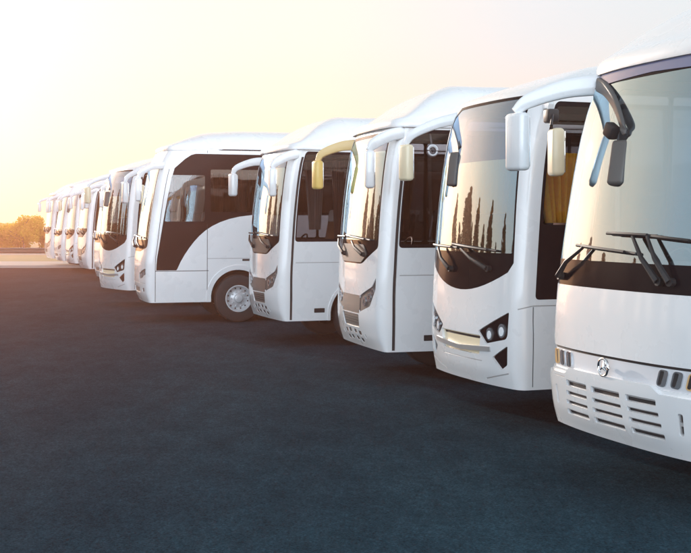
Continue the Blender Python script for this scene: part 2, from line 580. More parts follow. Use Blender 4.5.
def interior(C, root, floor=1.0, curtain=None, driver_y=0.50, extra=None):
    L = C.L
    bm = bmesh.new()
    add_box(bm, ((L + 0.6) / 2, 0, 0.62), (L - 1.0, 1.60, 0.62), 0.02)
    from_bm('underbody', bm, 'underbody', root)
    bm = bmesh.new()
    add_box(bm, ((L + 0.35) / 2, 0, floor), (L - 0.85, 2 * C.W - 0.16, 0.05))
    add_box(bm, (0.45 + (L - 1.0) / 2, 0, C.zr - 0.01), (L - 1.6, 2 * C.W - 0.25, 0.03))
    from_bm('cabin_floor', bm, 'interior_dark', root)
    # dashboard following the front
    bm = bmesh.new()
    prof = []
    for y in np.linspace(-C.W + 0.12, C.W - 0.12, 13):
        s = C.sf(-y)
        p = C.P(s, 1.55, -0.10)
        prof.append(p)
    for i in range(12):
        a, b = prof[i], prof[i + 1]
        vs = [bm.verts.new(v) for v in ((a.x, a.y, 1.05), (b.x, b.y, 1.05), (b.x, b.y, 1.52), (a.x, a.y, 1.52), (0.95, a.y, 1.05), (0.95, b.y, 1.05), (0.95, b.y, 1.42), (0.95, a.y, 1.42))]
        for f in ((0, 1, 2, 3), (3, 2, 6, 7), (7, 6, 5, 4)): bm.faces.new([vs[k] for k in f])
    add_box(bm, (0.80, driver_y, 1.53), (0.26, 0.6, 0.16), 0.04)
    from_bm('dashboard', bm, 'interior_dark', root)
    bm = bmesh.new()
    sw = [(0.98 + 0.10 * math.sin(a) , driver_y + 0.23 * math.cos(a), 1.62 + 0.2 * math.sin(a)) for a in np.linspace(0, 2 * math.pi, 25)]
    add_tube(bm, sw, 0.016, 6, cap=False)
    add_tube(bm, [(0.80, driver_y, 1.45), (0.98, driver_y, 1.62)], 0.03, 8)
    add_tube(bm, [(0.98, driver_y - 0.22, 1.62), (0.98, driver_y + 0.22, 1.62)], 0.014, 6)
    from_bm('steering_wheel', bm, 'black_plastic', root)
    def seat(x, y, wd, name='seat', m='seat_fabric'):
        bm = bmesh.new()
        add_box(bm, (x, y, floor + 0.42), (0.46, wd, 0.14), 0.05)
        add_box(bm, (x + 0.27, y, floor + 0.82), (0.13, wd, 0.78), 0.055, Matrix.Rotation(R(10), 3, 'Y'))
        add_box(bm, (x, y, floor + 0.2), (0.1, wd * 0.6, 0.35))
        o = from_bm(name, bm, m, root)
        bm = bmesh.new()
        k = max(1, round(wd / 0.5))
        for i in range(k):
            add_box(bm, (x + 0.30, y - wd / 2 + wd * (i + .5) / k, floor + 1.16), (0.15, wd / k * 0.62, 0.24), 0.05, Matrix.Rotation(R(10), 3, 'Y'))
        from_bm('headrest', bm, 'headrest_cloth', o)
        return o
    seat(1.35, driver_y, 0.52, 'driver_seat', 'leather_brown')
    for k in range(7):
        x = 2.35 + 0.82 * k
        seat(x, -C.W + 0.52, 0.86)
        seat(x, C.W - 0.52, 0.86)
    if curtain:
        for x0, x1, z0, z1, sy, mt in curtain:
            bm = bmesh.new()
            n = 60
            top = []; bot = []
            for i in range(n + 1):
                t = i / n
                x = x0 + (x1 - x0) * t
                yy = sy * (C.W - 0.13 - 0.05 * math.sin(t * 40) - 0.02 * math.sin(t * 71))
                top.append((x, yy, z1)); 
                xm = (x0 + x1) / 2
                bot.append((xm + (x - xm) * 0.55, yy * 1.0, z0))
            for i in range(n):
                f = []
                for h in range(5):
                    pass
                a = [bm.verts.new(v) for v in (top[i], top[i + 1], bot[i + 1], bot[i])]
                bm.faces.new(a)
            bmesh.ops.remove_doubles(bm, verts=bm.verts, dist=0.0005)
            from_bm('curtain', bm, mt, root, angle=80)

def mirror_head(root, c, size, m, rot=0.0, tilt=0.0, label=None):
    bm = bmesh.new()
    rm = Matrix.Rotation(rot, 3, 'Z') @ Matrix.Rotation(tilt, 3, 'Y')
    add_box(bm, c, size, min(size) * 0.33, rm, 3)
    o = from_bm('mirror', bm, m, root, angle=60)
    if label: o['label'] = label
    bm = bmesh.new()
    add_box(bm, Vector(c) + rm @ Vector((size[0] / 2 + 0.002, 0, 0)), (0.01, size[1] * 0.8, size[2] * 0.86), 0.003, rm)
    from_bm('mirror_glass', bm, 'mirror_glass', o)
    return o

def arm(root, pts, radii, m, flat=(0.6, 1.0), sq=0.38):
    bm = bmesh.new()
    P = spline(pts, 7)
    rr = list(0.98 * np.interp(np.linspace(0, 1, len(P)), np.linspace(0, 1, len(radii)), radii))
    add_tube(bm, P, rr, 16, flat, sq=sq)
    return from_bm('mirror_arm', bm, m, root, angle=60)

def wiper(C, root, pivot, joint, b0, b1, off=0.03, up=0.05):
    """pivot, joint: (y, z) of the arm; b0, b1: (y, z) ends of the blade"""
    bm = bmesh.new()
    def p(q, o): return C.P(C.sf(q[0]), q[1], o)
    add_tube(bm, [p(pivot, 0.0), p(pivot, 0.045)], 0.035, 10)
    mid = ((pivot[0] + joint[0]) / 2, (pivot[1] + joint[1]) / 2)
    add_tube(bm, [p(pivot, 0.045), p(mid, 0.075), p(joint, 0.05)], [0.028, 0.02, 0.015], 6)
    pts = []
    for t in np.linspace(0, 1, 9):
        y = b0[0] + (b1[0] - b0[0]) * t; z = b0[1] + (b1[1] - b0[1]) * t
        pts.append(p((y, z), 0.022))
    add_tube(bm, pts, 0.014, 6)
    pts2 = [p((b0[0] + (b1[0] - b0[0]) * t, b0[1] + (b1[1] - b0[1]) * t), 0.03 + 0.02 * math.sin(math.pi * t)) for t in np.linspace(0.15, 0.85, 7)]
    add_tube(bm, pts2, 0.016, 6)
    return from_bm('wiper', bm, 'black_plastic', root)

def side_band(C, z0, z1, x0, x1, cuts, door=None, m='side_glass'):
    """black surround with glass panes on both sides"""
    for sg in (1, -1):
        poly = rpoly([(C.sx(x0), z0), (C.sx(x1), z0), (C.sx(x1), z1), (C.sx(x0), z1)], 0.06)
        if sg < 0: poly = mirror(poly)
        C.reg('window_surround' + ('#n' if sg > 0 else '#f'), poly, 'black_gloss', -0.004, 0.02)
        for i in range(len(cuts) - 1):
            a, b = cuts[i] + 0.025, cuts[i + 1] - 0.025
            q = rpoly([(C.sx(a), z0 + 0.05), (C.sx(b), z0 + 0.05), (C.sx(b), z1 - 0.05), (C.sx(a), z1 - 0.05)], 0.04)
            if sg < 0: q = mirror(q)
            C.reg('side_window#%d%s' % (i, 'n' if sg > 0 else 'f'), q, m, -0.008, 0.0)

def arches(C, xs, r=0.60, lip=0.05, lipm='white_paint', zc=0.40):
    for x in xs:
        for sg in (1, -1):
            def circ(rr):
                return [(C.sx(x) + rr * math.cos(a), max(C.zb, zc + rr * math.sin(a))) for a in np.linspace(-0.5, math.pi + 0.5, 30)]
            A, B = circ(r + lip), circ(r)
            def fix(P):
                P = [p for p in P if p[1] > C.zb + 1e-6]
                return [(P[0][0], C.zb)] + P + [(P[-1][0], C.zb)]
            A, B = fix(A), fix(B)
            if sg < 0: A, B = mirror(A), mirror(B)
            C.reg('body', A, lipm, 0.022, 0.04)
            C.reg(None, B, None)

# ---------------- model A : nearest coach
def coach_a(root):
    C = Coach(W=1.15, phi1=14, r=0.20, zr=3.36, phie=1.5,
              lean=[(0.30, 0.10), (0.5, 0.015), (0.8, -0.02), (0.97, -0.01), (1.5, 0.03), (2.2, 0.13), (2.9, 0.27), (3.36, 0.44)])
    f = C.sf
    s1 = C.s_side - 0.04
    # windscreen surround
    C.reg('windscreen_surround', rpoly([(-s1, 1.51), (s1, 1.51), (s1 - 0.0, 3.27), (f(1.02), 3.335), (f(-1.02), 3.335), (-s1, 3.27)], [0.16, 0.16, 0.08, 0.1, 0.1, 0.08]), 'black_gloss', -0.002, 0.02)
    C.reg('windscreen', rpoly([(-s1 + 0.05, 1.73), (s1 - 0.05, 1.73), (s1 - 0.05, 3.2), (f(1.0), 3.24), (f(-1.0), 3.24), (-s1 + 0.05, 3.2)], [0.1, 0.1, 0.1, 0.1, 0.1, 0.1]), 'windscreen_glass', -0.006, 0.0)
    C.reg('visor_band', rpoly([(-s1 + 0.02, 3.225), (0, 3.262), (s1 - 0.02, 3.225), (s1 - 0.04, 3.345), (-s1 + 0.04, 3.345)], 0.02), 'visor_blue', 0.004, 0.01)
    # front panel outline gap
    C.reg('body', strip((-s1, 0.972), (s1, 0.972), 0.022), 'dark_gap', -0.02, 0.0)
    C.reg('lamp_panel', [(-s1 + .0, 0.80), (s1 - .0, 0.80), (s1, 0.961), (-s1, 0.961)], 'pale_panel', -0.018, 0.0)
    for sg in (1, -1):
        for k, yy in enumerate((0.60, 0.745, 0.89)):
            q = rpoly([(f(yy), 0.825), (f(yy + 0.10), 0.82), (f(yy + 0.13), 0.948), (f(yy + 0.03), 0.952)], 0.035)
            C.reg('headlight#%d%d' % (k, sg), q if sg > 0 else mirror(q), 'lamp_lens' if k < 2 else 'amber_lens', -0.006, 0.02)
            q2 = rpoly([(f(yy + 0.012), 0.835), (f(yy + 0.05), 0.832), (f(yy + 0.075), 0.90), (f(yy + 0.085), 0.94), (f(yy + 0.04), 0.94)], 0.015)
            C.reg('headlight#%d%d' % (k, sg), q2 if sg > 0 else mirror(q2), 'dark_gap', -0.012, 0.0)
    # bumper
    s2 = C.s_side + 0.25
    bt = [(-s2, 0.31), (s2, 0.31), (s2, 0.76), (f(0.66), 0.77), (f(0.58), 0.825), (f(-0.58), 0.825), (f(-0.66), 0.77), (-s2, 0.76)]
    C.reg('bumper', rpoly(bt, [0, 0, 0.03, 0.03, 0.03, 0.03, 0.03, 0.03]), 'white_paint', 0.03, 0.05)
    C.reg('bumper', strip((f(-0.9), 0.79 - 0.055), (f(-0.66), 0.74), 0.008), 'grey_panel', 0.028, 0.0)
    # ventilation slots
    for r_, z in enumerate((0.70, 0.615, 0.535, 0.455)):
        h = 0.05 if r_ == 0 else (0.036 if r_ < 3 else 0.045)
        for (a, b) in ((-0.66, -0.29), (-0.21, 0.21), (0.29, 0.66)):
            k = 0.96 + 0.03 * r_
            q = rpoly([(f(a * k), z - h / 2), (f(b * k), z - h / 2), (f(b * k), z + h / 2), (f(a * k), z + h / 2)], 0.012)
            C.reg('bumper', q, 'grey_panel', 0.014, 0.02)
            q = rpoly([(f(a * k) + .012, z - h / 2 + .004), (f(b * k) - .012, z - h / 2 + .004), (f(b * k) - .012, z + h * .18), (f(a * k) + .012, z + h * .18)], 0.006)
            C.reg('bumper', q, 'dark_gap', 0.006, 0.02)
    for sg in (1, -1):
        q = rpoly([(f(0.845), 0.49), (f(0.895), 0.49), (f(0.895), 0.655), (f(0.845), 0.655)], 0.024)
        C.reg('tow_hook_cover#%d' % sg, q if sg > 0 else mirror(q), 'grey_panel', 0.015, 0.03)
        q = rpoly([(f(0.855), 0.50), (f(0.885), 0.50), (f(0.885), 0.56), (f(0.855), 0.56)], 0.012)
        C.reg('tow_hook_cover#%d' % sg, q if sg > 0 else mirror(q), 'dark_gap', 0.0, 0.02)
        q = rpoly([(f(0.855), 0.585), (f(0.885), 0.585), (f(0.885), 0.645), (f(0.855), 0.645)], 0.012)
        C.reg('tow_hook_cover#%d' % sg, q if sg > 0 else mirror(q), 'dark_gap', 0.0, 0.02)
    x0 = C.x_side + 0.16
    side_band(C, 1.55, 3.25, x0, C.L - 0.7, [x0, 1.35, 2.9, 4.4, 5.9, 7.4, C.L - 0.7])
    for sg in (1, -1):
        for xx in (0.62, 1.4, 4.0, 6.0):
            C.reg('body', [(sg * a, b) for a, b in strip((C.sx(xx), 0.33), (C.sx(xx), 1.5), 0.012)], 'dark_gap', -0.01, 0.0)
    arches(C, (2.2, 6.9))
    C.build(root, parents={'windscreen': 'windscreen_surround', 'visor_band': 'windscreen_surround', 'tow_hook_cover#1': 'bumper', 'tow_hook_cover#-1': 'bumper'})
    C.roof(root, [(0.3, 0.16), (0.6, 0.26), (0.9, 0.46), (1.4, 0.66), (2.2, 0.74), (9, 0.5), (9.6, 0.2)], q=2.2, xc0=1.9, overhang=0.03)
    # emblem : ring with three spokes
    bm = bmesh.new()
    c = C.P(0.0, 0.895, 0.03)
    ring = [(c.x - 0.012, c.y + 0.068 * math.cos(a), c.z + 0.068 * math.sin(a)) for a in np.linspace(0, 2 * math.pi, 33)]
    add_tube(bm, ring, 0.011, 8, cap=False)
    for k in range(3):
        a = math.pi / 2 + k * 2 * math.pi / 3
        add_tube(bm, [(c.x - 0.014, c.y, c.z), (c.x - 0.010, c.y + 0.066 * math.cos(a), c.z + 0.066 * math.sin(a))], [0.014, 0.004], 6)
    add_tube(bm, [(c.x + 0.03, c.y, c.z), (c.x - 0.01, c.y, c.z)], 0.018, 8)
    from_bm('emblem', bm, 'chrome', root)
    # wipers
    wiper(C, root, (0.60, 1.60), (0.26, 1.93), (-0.14, 1.955), (0.52, 1.94))
    wiper(C, root, (-0.90, 1.58), (-0.45, 1.83), (-0.62, 1.85), (0.30, 1.80))
    wiper(C, root, (0.72, 1.60), (0.44, 1.93), (0.40, 1.94), (0.95, 1.90))
    # far-side mirror on a big white arm, small black kerb mirror inboard
    arm(root, [(0.62, 1.00, 3.28), (0.30, 1.16, 3.24), (0.02, 1.32, 3.14), (-0.10, 1.38, 3.04)], [0.10, 0.085, 0.07, 0.04], 'white_paint', (0.55, 1.0))
    mirror_head(root, (-0.08, 1.36, 2.77), (0.12, 0.24, 0.52), 'white_paint', rot=R(12))
    arm(root, [(0.50, 0.93, 3.26), (0.40, 0.66, 3.18), (0.30, 0.38, 3.04), (0.22, 0.16, 2.86), (0.22, 0.12, 2.76)], [0.065, 0.055, 0.045, 0.035, 0.02], 'grey_plastic', (0.5, 1.0))
    mirror_head(root, (0.20, 0.16, 2.53), (0.09, 0.16, 0.38), 'grey_plastic', rot=R(25), tilt=R(14), label='small dark kerb mirror hanging before the windscreen')
    bm = bmesh.new()
    add_box(bm, (0.20, 0.28, 2.80), (0.09, 0.12, 0.12), 0.02, Matrix.Rotation(R(30), 3, 'X'))
    from_bm('mirror_bracket', bm, 'black_plastic', root)
    arm(root, [(0.62, -1.00, 3.28), (0.30, -1.22, 3.24), (0.0, -1.42, 3.14), (-0.12, -1.50, 3.04)], [0.10, 0.085, 0.07, 0.04], 'white_paint', (0.55, 1.0))
    mirror_head(root, (-0.12, -1.48, 2.77), (0.12, 0.24, 0.52), 'white_paint', rot=R(-12))
    for x in (2.2, 6.9):
        for y in (-1.05, 1.05): wheel(root, x, y)
    interior(C, root)

# ---------------- model B : rounded front, curved black windscreen skirt
def coach_b(root):
    C = Coach(W=1.10, phi1=15, r=0.16, zr=3.42, phie=1.4,
              lean=[(0.30, 0.08), (0.5, 0.01), (0.8, -0.02), (1.2, 0.0), (1.7, 0.03), (2.4, 0.09), (3.0, 0.18), (3.25, 0.25), (3.42, 0.34)])
    f = C.sf
    sw = f(1.0)
    pts = [(-sw, 1.62)]
    for t in np.linspace(-0.92, 0.92, 15):
        pts.append((sw * t, 1.30 + 0.26 * abs(t) ** 2.0))
    pts += [(sw, 1.62), (sw - 0.02, 2.6), (sw - 0.05, 3.30), (f(0.8), 3.40), (f(-0.8), 3.40), (-sw + 0.05, 3.30), (-sw + 0.02, 2.6)]
    C.reg('windscreen_surround', pts, 'black_gloss', -0.003, 0.02)
    g = sw - 0.03
    C.reg('windscreen', rpoly([(-g, 1.72), (g, 1.72), (g - 0.02, 2.6), (g - 0.02, 2.72), (-g + 0.02, 2.72), (-g + 0.02, 2.6)], [0.03, 0.03, 0, 0, 0, 0]), 'windscreen_glass', -0.006, 0.0)
    C.reg('sun_strip', rpoly([(-g + 0.02, 2.72), (g - 0.02, 2.72), (g - 0.05, 3.27), (f(0.78), 3.37), (f(-0.78), 3.37), (-g + 0.05, 3.27)], [0, 0, .06, .06, .06, .06]), 'windscreen_tint', -0.006, 0.0)
    for sg in (1, -1):
        def Q(p): return p if sg > 0 else mirror(p)
        k = '#%d' % sg
        C.reg('headlight' + k, Q(rpoly([(f(0.45), 0.875), (f(0.97), 1.11), (f(0.955), 0.86), (f(0.93), 0.82), (f(0.60), 0.75)], 0.025)), 'black_gloss', -0.02, 0.03)
        for j, (yy, zz, rr) in enumerate(((0.66, 0.855, 0.06), (0.86, 0.905, 0.065))):
            el = [(f(yy) + rr * 0.9 * math.cos(a), zz + rr * 1.15 * math.sin(a)) for a in np.linspace(0, 2 * math.pi, 17)[:-1]]
            C.reg('lamp%s%d' % (k, j), Q(el), 'lamp_lens', 0.0, 0.03)
            el = [(f(yy) + rr * 0.55 * math.cos(a), zz - 0.008 + rr * 0.75 * math.sin(a)) for a in np.linspace(0, 2 * math.pi, 17)[:-1]]
            C.reg('lamp%s%d' % (k, j), Q(el), 'lamp_core', 0.004, 0.01)
        C.reg('fog_lamp' + k, Q(rpoly([(f(0.70), 0.61), (f(0.955), 0.755), (f(0.94), 0.55), (f(0.84), 0.49)], 0.02)), 'black_gloss', -0.025, 0.03)
        C.reg('body', Q(strip((f(0.5), 0.36), (f(0.95), 0.46), 0.014)), 'grey_panel', -0.01, 0.0)
    C.reg('grille', rpoly([(f(-0.46), 0.62), (f(0.46), 0.62), (f(0.50), 0.83), (f(-0.50), 0.83)], 0.02), 'cream_paint', -0.03, 0.035)
    C.reg('grille', rpoly([(f(-0.44), 0.79), (f(0.44), 0.79), (f(0.47), 0.815), (f(-0.47), 0.815)], 0.005), 'dark_gap', -0.034, 0.0)
    bar = [(f(t), 0.725 - 0.035 * (1 - abs(t) / 0.68)) for t in np.linspace(-0.68, 0.68, 13)]
    C.reg('grille_bar', bar + [(a, b - 0.05) for a, b in bar[::-1]], 'silver_trim', 0.012, 0.05)
    C.reg('body', strip((f(-0.5), 0.555), (f(0.5), 0.555), 0.01), 'grey_panel', -0.006, 0.0)
    # side: door glass first, belt line seam
    xd0, xd1 = C.x_side + 0.07, 1.30
    for sg in (1, -1):
        def Q(p): return p if sg > 0 else mirror(p)
        C.reg('door' + '#%d' % sg, Q(rpoly([(C.sx(xd0), 1.24), (C.sx(xd1), 1.24), (C.sx(xd1), 3.32), (C.sx(xd0), 3.32)], 0.05)), 'black_gloss', -0.004, 0.02)
        C.reg('door_window' + '#%d' % sg, Q(rpoly([(C.sx(xd0 + 0.04), 2.02), (C.sx(xd1 - 0.04), 2.02), (C.sx(xd1 - 0.04), 3.27), (C.sx(xd0 + 0.04), 3.27)], 0.04)), 'door_glass', -0.008, 0.0)
        C.reg('body', Q(strip((C.s_side - 0.12, 1.14), (C.sx(xd0 - 0.03), 1.175), 0.012)), 'grey_panel', -0.008, 0.0)
        C.reg('body', Q(strip((C.sx(xd0 - 0.03), 1.175), (C.s_rear, 1.175), 0.012)), 'grey_panel', -0.008, 0.0)
        for xx in (xd0 - 0.02, xd1 + 0.04, 3.6, 5.4):
            C.reg('body', Q(strip((C.sx(xx), 0.33), (C.sx(xx), 1.165), 0.014)), 'dark_gap', -0.012, 0.0)
    side_band(C, 1.62, 3.32, 1.36, C.L - 0.7, [1.36, 2.9, 4.4, 5.9, 7.4, C.L - 0.7])
    arches(C, (2.3, 6.9))
    C.build(root, parents={'windscreen': 'windscreen_surround', 'sun_strip': 'windscreen_surround', 'lamp#10': 'headlight#1', 'lamp#11': 'headlight#1',
                           'lamp#-10': 'headlight#-1', 'lamp#-11': 'headlight#-1', 'door_window#1': 'door#1', 'door_window#-1': 'door#-1', 'grille_bar': 'grille'})
    C.roof(root, [(0.2, 0.14), (0.5, 0.19), (0.9, 0.27), (1.5, 0.40), (2.3, 0.50), (9, 0.45), (9.6, 0.2)], q=2.3, xc0=1.9)
    wiper(C, root, (0.62, 1.55), (0.05, 1.75), (-0.25, 1.80), (0.75, 1.74))
    wiper(C, root, (-0.25, 1.52), (-0.62, 1.74), (-0.98, 1.78), (-0.10, 1.76))
    arm(root, [(0.45, 0.98, 3.30), (0.22, 1.12, 3.24), (-0.02, 1.26, 3.12), (-0.10, 1.32, 3.00)], [0.075, 0.065, 0.055, 0.035], 'white_paint', (0.55, 1.0))
    mirror_head(root, (-0.10, 1.31, 2.77), (0.11, 0.20, 0.44), 'cream_paint', rot=R(12))
    arm(root, [(0.40, 0.95, 3.24), (0.34, 0.72, 3.15), (0.26, 0.52, 3.02), (0.18, 0.40, 2.90)], [0.055, 0.05, 0.04, 0.03], 'grey_plastic', (0.5, 1.0))
    mirror_head(root, (0.14, 0.46, 2.66), (0.08, 0.14, 0.40), 'grey_plastic', rot=R(25), tilt=R(10), label='small dark kerb mirror hanging before the windscreen')
    # near-side mirror: black bracket under a short arm
    arm(root, [(0.50, -1.02, 3.30), (0.42, -1.25, 3.27), (0.34, -1.42, 3.20)], [0.07, 0.06, 0.05], 'white_paint', (0.6, 1.0))
    bm = bmesh.new()
    add_box(bm, (0.32, -1.46, 3.12), (0.12, 0.13, 0.14), 0.02)
    add_tube(bm, [(0.32, -1.50, 3.16), (0.25, -1.58, 3.02), (0.30, -1.54, 2.96)], 0.014, 6)
    from_bm('mirror_bracket', bm, 'black_plastic', root)
    mirror_head(root, (0.33, -1.54, 2.75), (0.13, 0.25, 0.48), 'cream_paint', rot=R(-15))
    for x in (2.3, 6.9):
        for y in (-1.05, 1.05): wheel(root, x, y)
    interior(C, root, curtain=[(0.42, 1.0, 2.04, 2.78, -1, 'curtain_yellow'), (0.55, 1.2, 2.15, 3.1, 1, 'curtain_yellow'), (2.6, 3.0, 1.7, 3.2, -1, 'curtain_grey')])

# ---------------- model C : grey lamp band, roof dome
def coach_c(root, arm_mat, fan=False):
    C = Coach(W=1.08, phi1=12, r=0.16, zr=3.34, phie=1.5,
              lean=[(0.30, 0.14), (0.5, 0.04), (0.75, -0.01), (1.0, 0.0), (1.5, 0.02), (2.0, 0.05), (2.6, 0.11), (3.1, 0.19), (3.34, 0.27)])
    f = C.sf
    sw = f(0.95)
    C.reg('windscreen_surround', rpoly([(-sw, 1.70), (f(-0.45), 1.47), (f(0.45), 1.47), (sw, 1.70), (sw - 0.01, 3.28), (-sw + 0.01, 3.28)], [0.05, 0.08, 0.08, 0.05, 0.08, 0.08]), 'black_gloss', -0.003, 0.02)
    g = sw - 0.04
    C.reg('windscreen_surround', rpoly([(f(-0.44), 1.49), (f(0.44), 1.49), (f(0.62), 1.60), (f(0.5), 1.74), (f(-0.5), 1.74), (f(-0.62), 1.60)], 0.04), 'grey_plastic', 0.01, 0.012)
    C.reg('windscreen', rpoly([(-g, 1.80), (g, 1.80), (g - 0.01, 3.02), (-g + 0.01, 3.02)], 0.04), 'windscreen_glass', -0.006, 0.0)
    C.reg('sun_strip', rpoly([(-g + .01, 3.02), (g - .01, 3.02), (g - 0.03, 3.24), (-g + 0.03, 3.24)], [0, 0, 0.05, 0.05]), 'windscreen_tint', -0.006, 0.0)
    # white front panel edges
    for sg in (1, -1):
        def Q(p): return p if sg > 0 else mirror(p)
        k = '#%d' % sg
        C.reg('headlight' + k, Q(rpoly([(f(0.42), 0.80), (f(0.78), 0.90), (f(0.93), 1.14), (f(0.93), 1.30), (f(0.82), 1.17), (f(0.42), 1.03)], 0.03)), 'taupe_panel', -0.012, 0.03)
        for j, (yy, zz, rr) in enumerate(((0.58, 0.96, 0.065), (0.74, 1.02, 0.06), (0.84, 1.11, 0.045))):
            el = [(f(yy) + rr * 0.85 * math.cos(a), zz + rr * math.sin(a)) for a in np.linspace(0, 2 * math.pi, 15)[:-1]]
            C.reg('lamp%s%d' % (k, j), Q(el), 'lamp_lens', 0.0, 0.02)
            el = [(f(yy) + rr * 0.4 * math.cos(a), zz + rr * .45 * math.sin(a)) for a in np.linspace(0, 2 * math.pi, 9)[:-1]]
            C.reg('lamp%s%d' % (k, j), Q(el), 'dark_gap', -0.002, 0.0)
        for a0, z0 in ((0.06, 0.52), (0.26, 0.505), (0.06, 0.42), (0.26, 0.405)):
            C.reg('body', Q(rpoly([(f(a0), z0 - 0.03), (f(a0 + 0.13), z0 - 0.035), (f(a0 + 0.13), z0 + 0.025), (f(a0), z0 + 0.03)], 0.015)), 'dark_gap', -0.008, 0.02)
        C.reg('body', Q(rpoly([(f(0.50), 0.45), (f(0.55), 0.44), (f(0.55), 0.50), (f(0.50), 0.50)], 0.012)), 'grey_panel', -0.006, 0.02)
        # door gap pillar and side
        C.reg('body', Q(strip((C.sx(C.x_side + 0.05), 0.32), (C.sx(C.x_side + 0.06), 3.2), 0.045)), 'dark_gap', -0.02, 0.0)
        C.reg('body', Q(strip((C.sx(C.x_side + 0.12), 1.33), (C.s_rear, 1.33), 0.012)), 'grey_panel', -0.008, 0.0)
        C.reg('side_vent' + k, Q(rpoly([(C.sx(0.72), 0.44), (C.sx(0.92), 0.44), (C.sx(0.92), 0.52), (C.sx(0.72), 0.52)], 0.01)), 'black_plastic', -0.01, 0.02)
        for xx in (2.5, 4.4, 6.0):
            C.reg('body', Q(strip((C.sx(xx), 0.32), (C.sx(xx), 1.32), 0.012)), 'dark_gap', -0.01, 0.0)
    C.reg('grille', rpoly([(f(-0.42), 0.78), (f(0.42), 0.78), (f(0.42), 1.03), (f(-0.42), 1.03)], 0.02), 'taupe_panel', -0.006, 0.03)
    C.reg('lower_grille', rpoly([(f(-0.36), 0.58), (f(0.36), 0.58), (f(0.40), 0.765), (f(-0.40), 0.765)], 0.03), 'grey_plastic', -0.015, 0.03)
    for zz in (0.63, 0.67, 0.71):
        C.reg('lower_grille', strip((f(-0.33), zz), (f(0.33), zz), 0.012), 'dark_gap', -0.02, 0)
    x0 = C.x_side + 0.09
    side_band(C, 1.70, 3.30, x0, C.L - 0.7, [x0, 1.5, 2.9, 4.4, 5.9, 7.4, C.L - 0.7], m='cabin_glass')
    arches(C, (1.62, 6.7))
    par = {'windscreen': 'windscreen_surround', 'sun_strip': 'windscreen_surround'}
    for sg in (1, -1):
        for j in range(3): par['lamp#%d%d' % (sg, j)] = 'headlight#%d' % sg
    C.build(root, parents=par)
    C.roof(root, [(0.2, 0.10), (0.45, 0.14), (0.62, 0.26), (0.9, 0.46), (1.4, 0.63), (2.2, 0.66), (9, 0.6), (9.6, 0.2)], q=3.0, xc0=1.9, overhang=0.05)
    # amber marker on the roof rim
    bm = bmesh.new()
    add_box(bm, (0.52, -0.98, 3.42), (0.07, 0.09, 0.05), 0.015)
    from_bm('marker_light', bm, 'amber_lens', root)
    wiper(C, root, (0.55, 1.60), (0.10, 1.78), (-0.30, 1.86), (0.75, 1.80))
    wiper(C, root, (-0.35, 1.60), (-0.70, 1.80), (-0.98, 1.84), (-0.15, 1.84))
    arm(root, [(0.45, 1.00, 3.22), (0.20, 1.16, 3.20), (-0.05, 1.34, 3.10), (-0.12, 1.40, 2.98)], [0.085, 0.075, 0.06, 0.04], arm_mat[0], (0.5, 1.0))
    mirror_head(root, (-0.12, 1.40, 2.77), (0.12, 0.20, 0.44), arm_mat[1], rot=R(12))
    arm(root, [(0.45, -1.00, 3.26), (0.20, -1.12, 3.20), (-0.05, -1.26, 3.08), (-0.14, -1.32, 2.98)], [0.085, 0.085, 0.075, 0.045], 'white_paint', (0.5, 1.0))
    mirror_head(root, (-0.12, -1.31, 2.74), (0.12, 0.22, 0.50), 'white_paint', rot=R(-12))
    for x in (1.62, 6.7):
        for y in (-1.05, 1.05): wheel(root, x, y)
    interior(C, root, curtain=[(0.95, 1.25, 1.9, 3.2, 1, 'curtain_grey'), (1.9, 2.3, 1.8, 3.2, -1, 'curtain_grey'), (1.0, 1.15, 1.85, 2.3, -1, 'cloth_blue')] if fan else [(1.2, 1.6, 1.9, 3.2, 1, 'headrest_cloth'), (1.1, 1.35, 1.75, 3.15, -1, 'curtain_grey'), (1.9, 2.3, 1.8, 3.2, -1, 'curtain_grey')])
    if fan:
        bm = bmesh.new()
        c = (0.86, -1.02, 3.02)
        add_tube(bm, [(c[0] + 0.065 * math.cos(a), c[1], c[2] + 0.065 * math.sin(a)) for a in np.linspace(0, 2 * math.pi + 0.5, 30)], 0.028, 8, cap=False)
        for k in range(4):
            a = k * math.pi / 2 + 0.4
            add_box(bm, (c[0] + 0.05 * math.cos(a), c[1] + 0.02, c[2] + 0.05 * math.sin(a)), (0.06, 0.01, 0.03), 0, Matrix.Rotation(-a, 3, 'Y'))
        add_tube(bm, [(c[0], c[1], c[2]), (c[0], c[1] + 0.1, c[2] + 0.28)], 0.015, 6)
        from_bm('cabin_fan', bm, 'pale_panel', root)

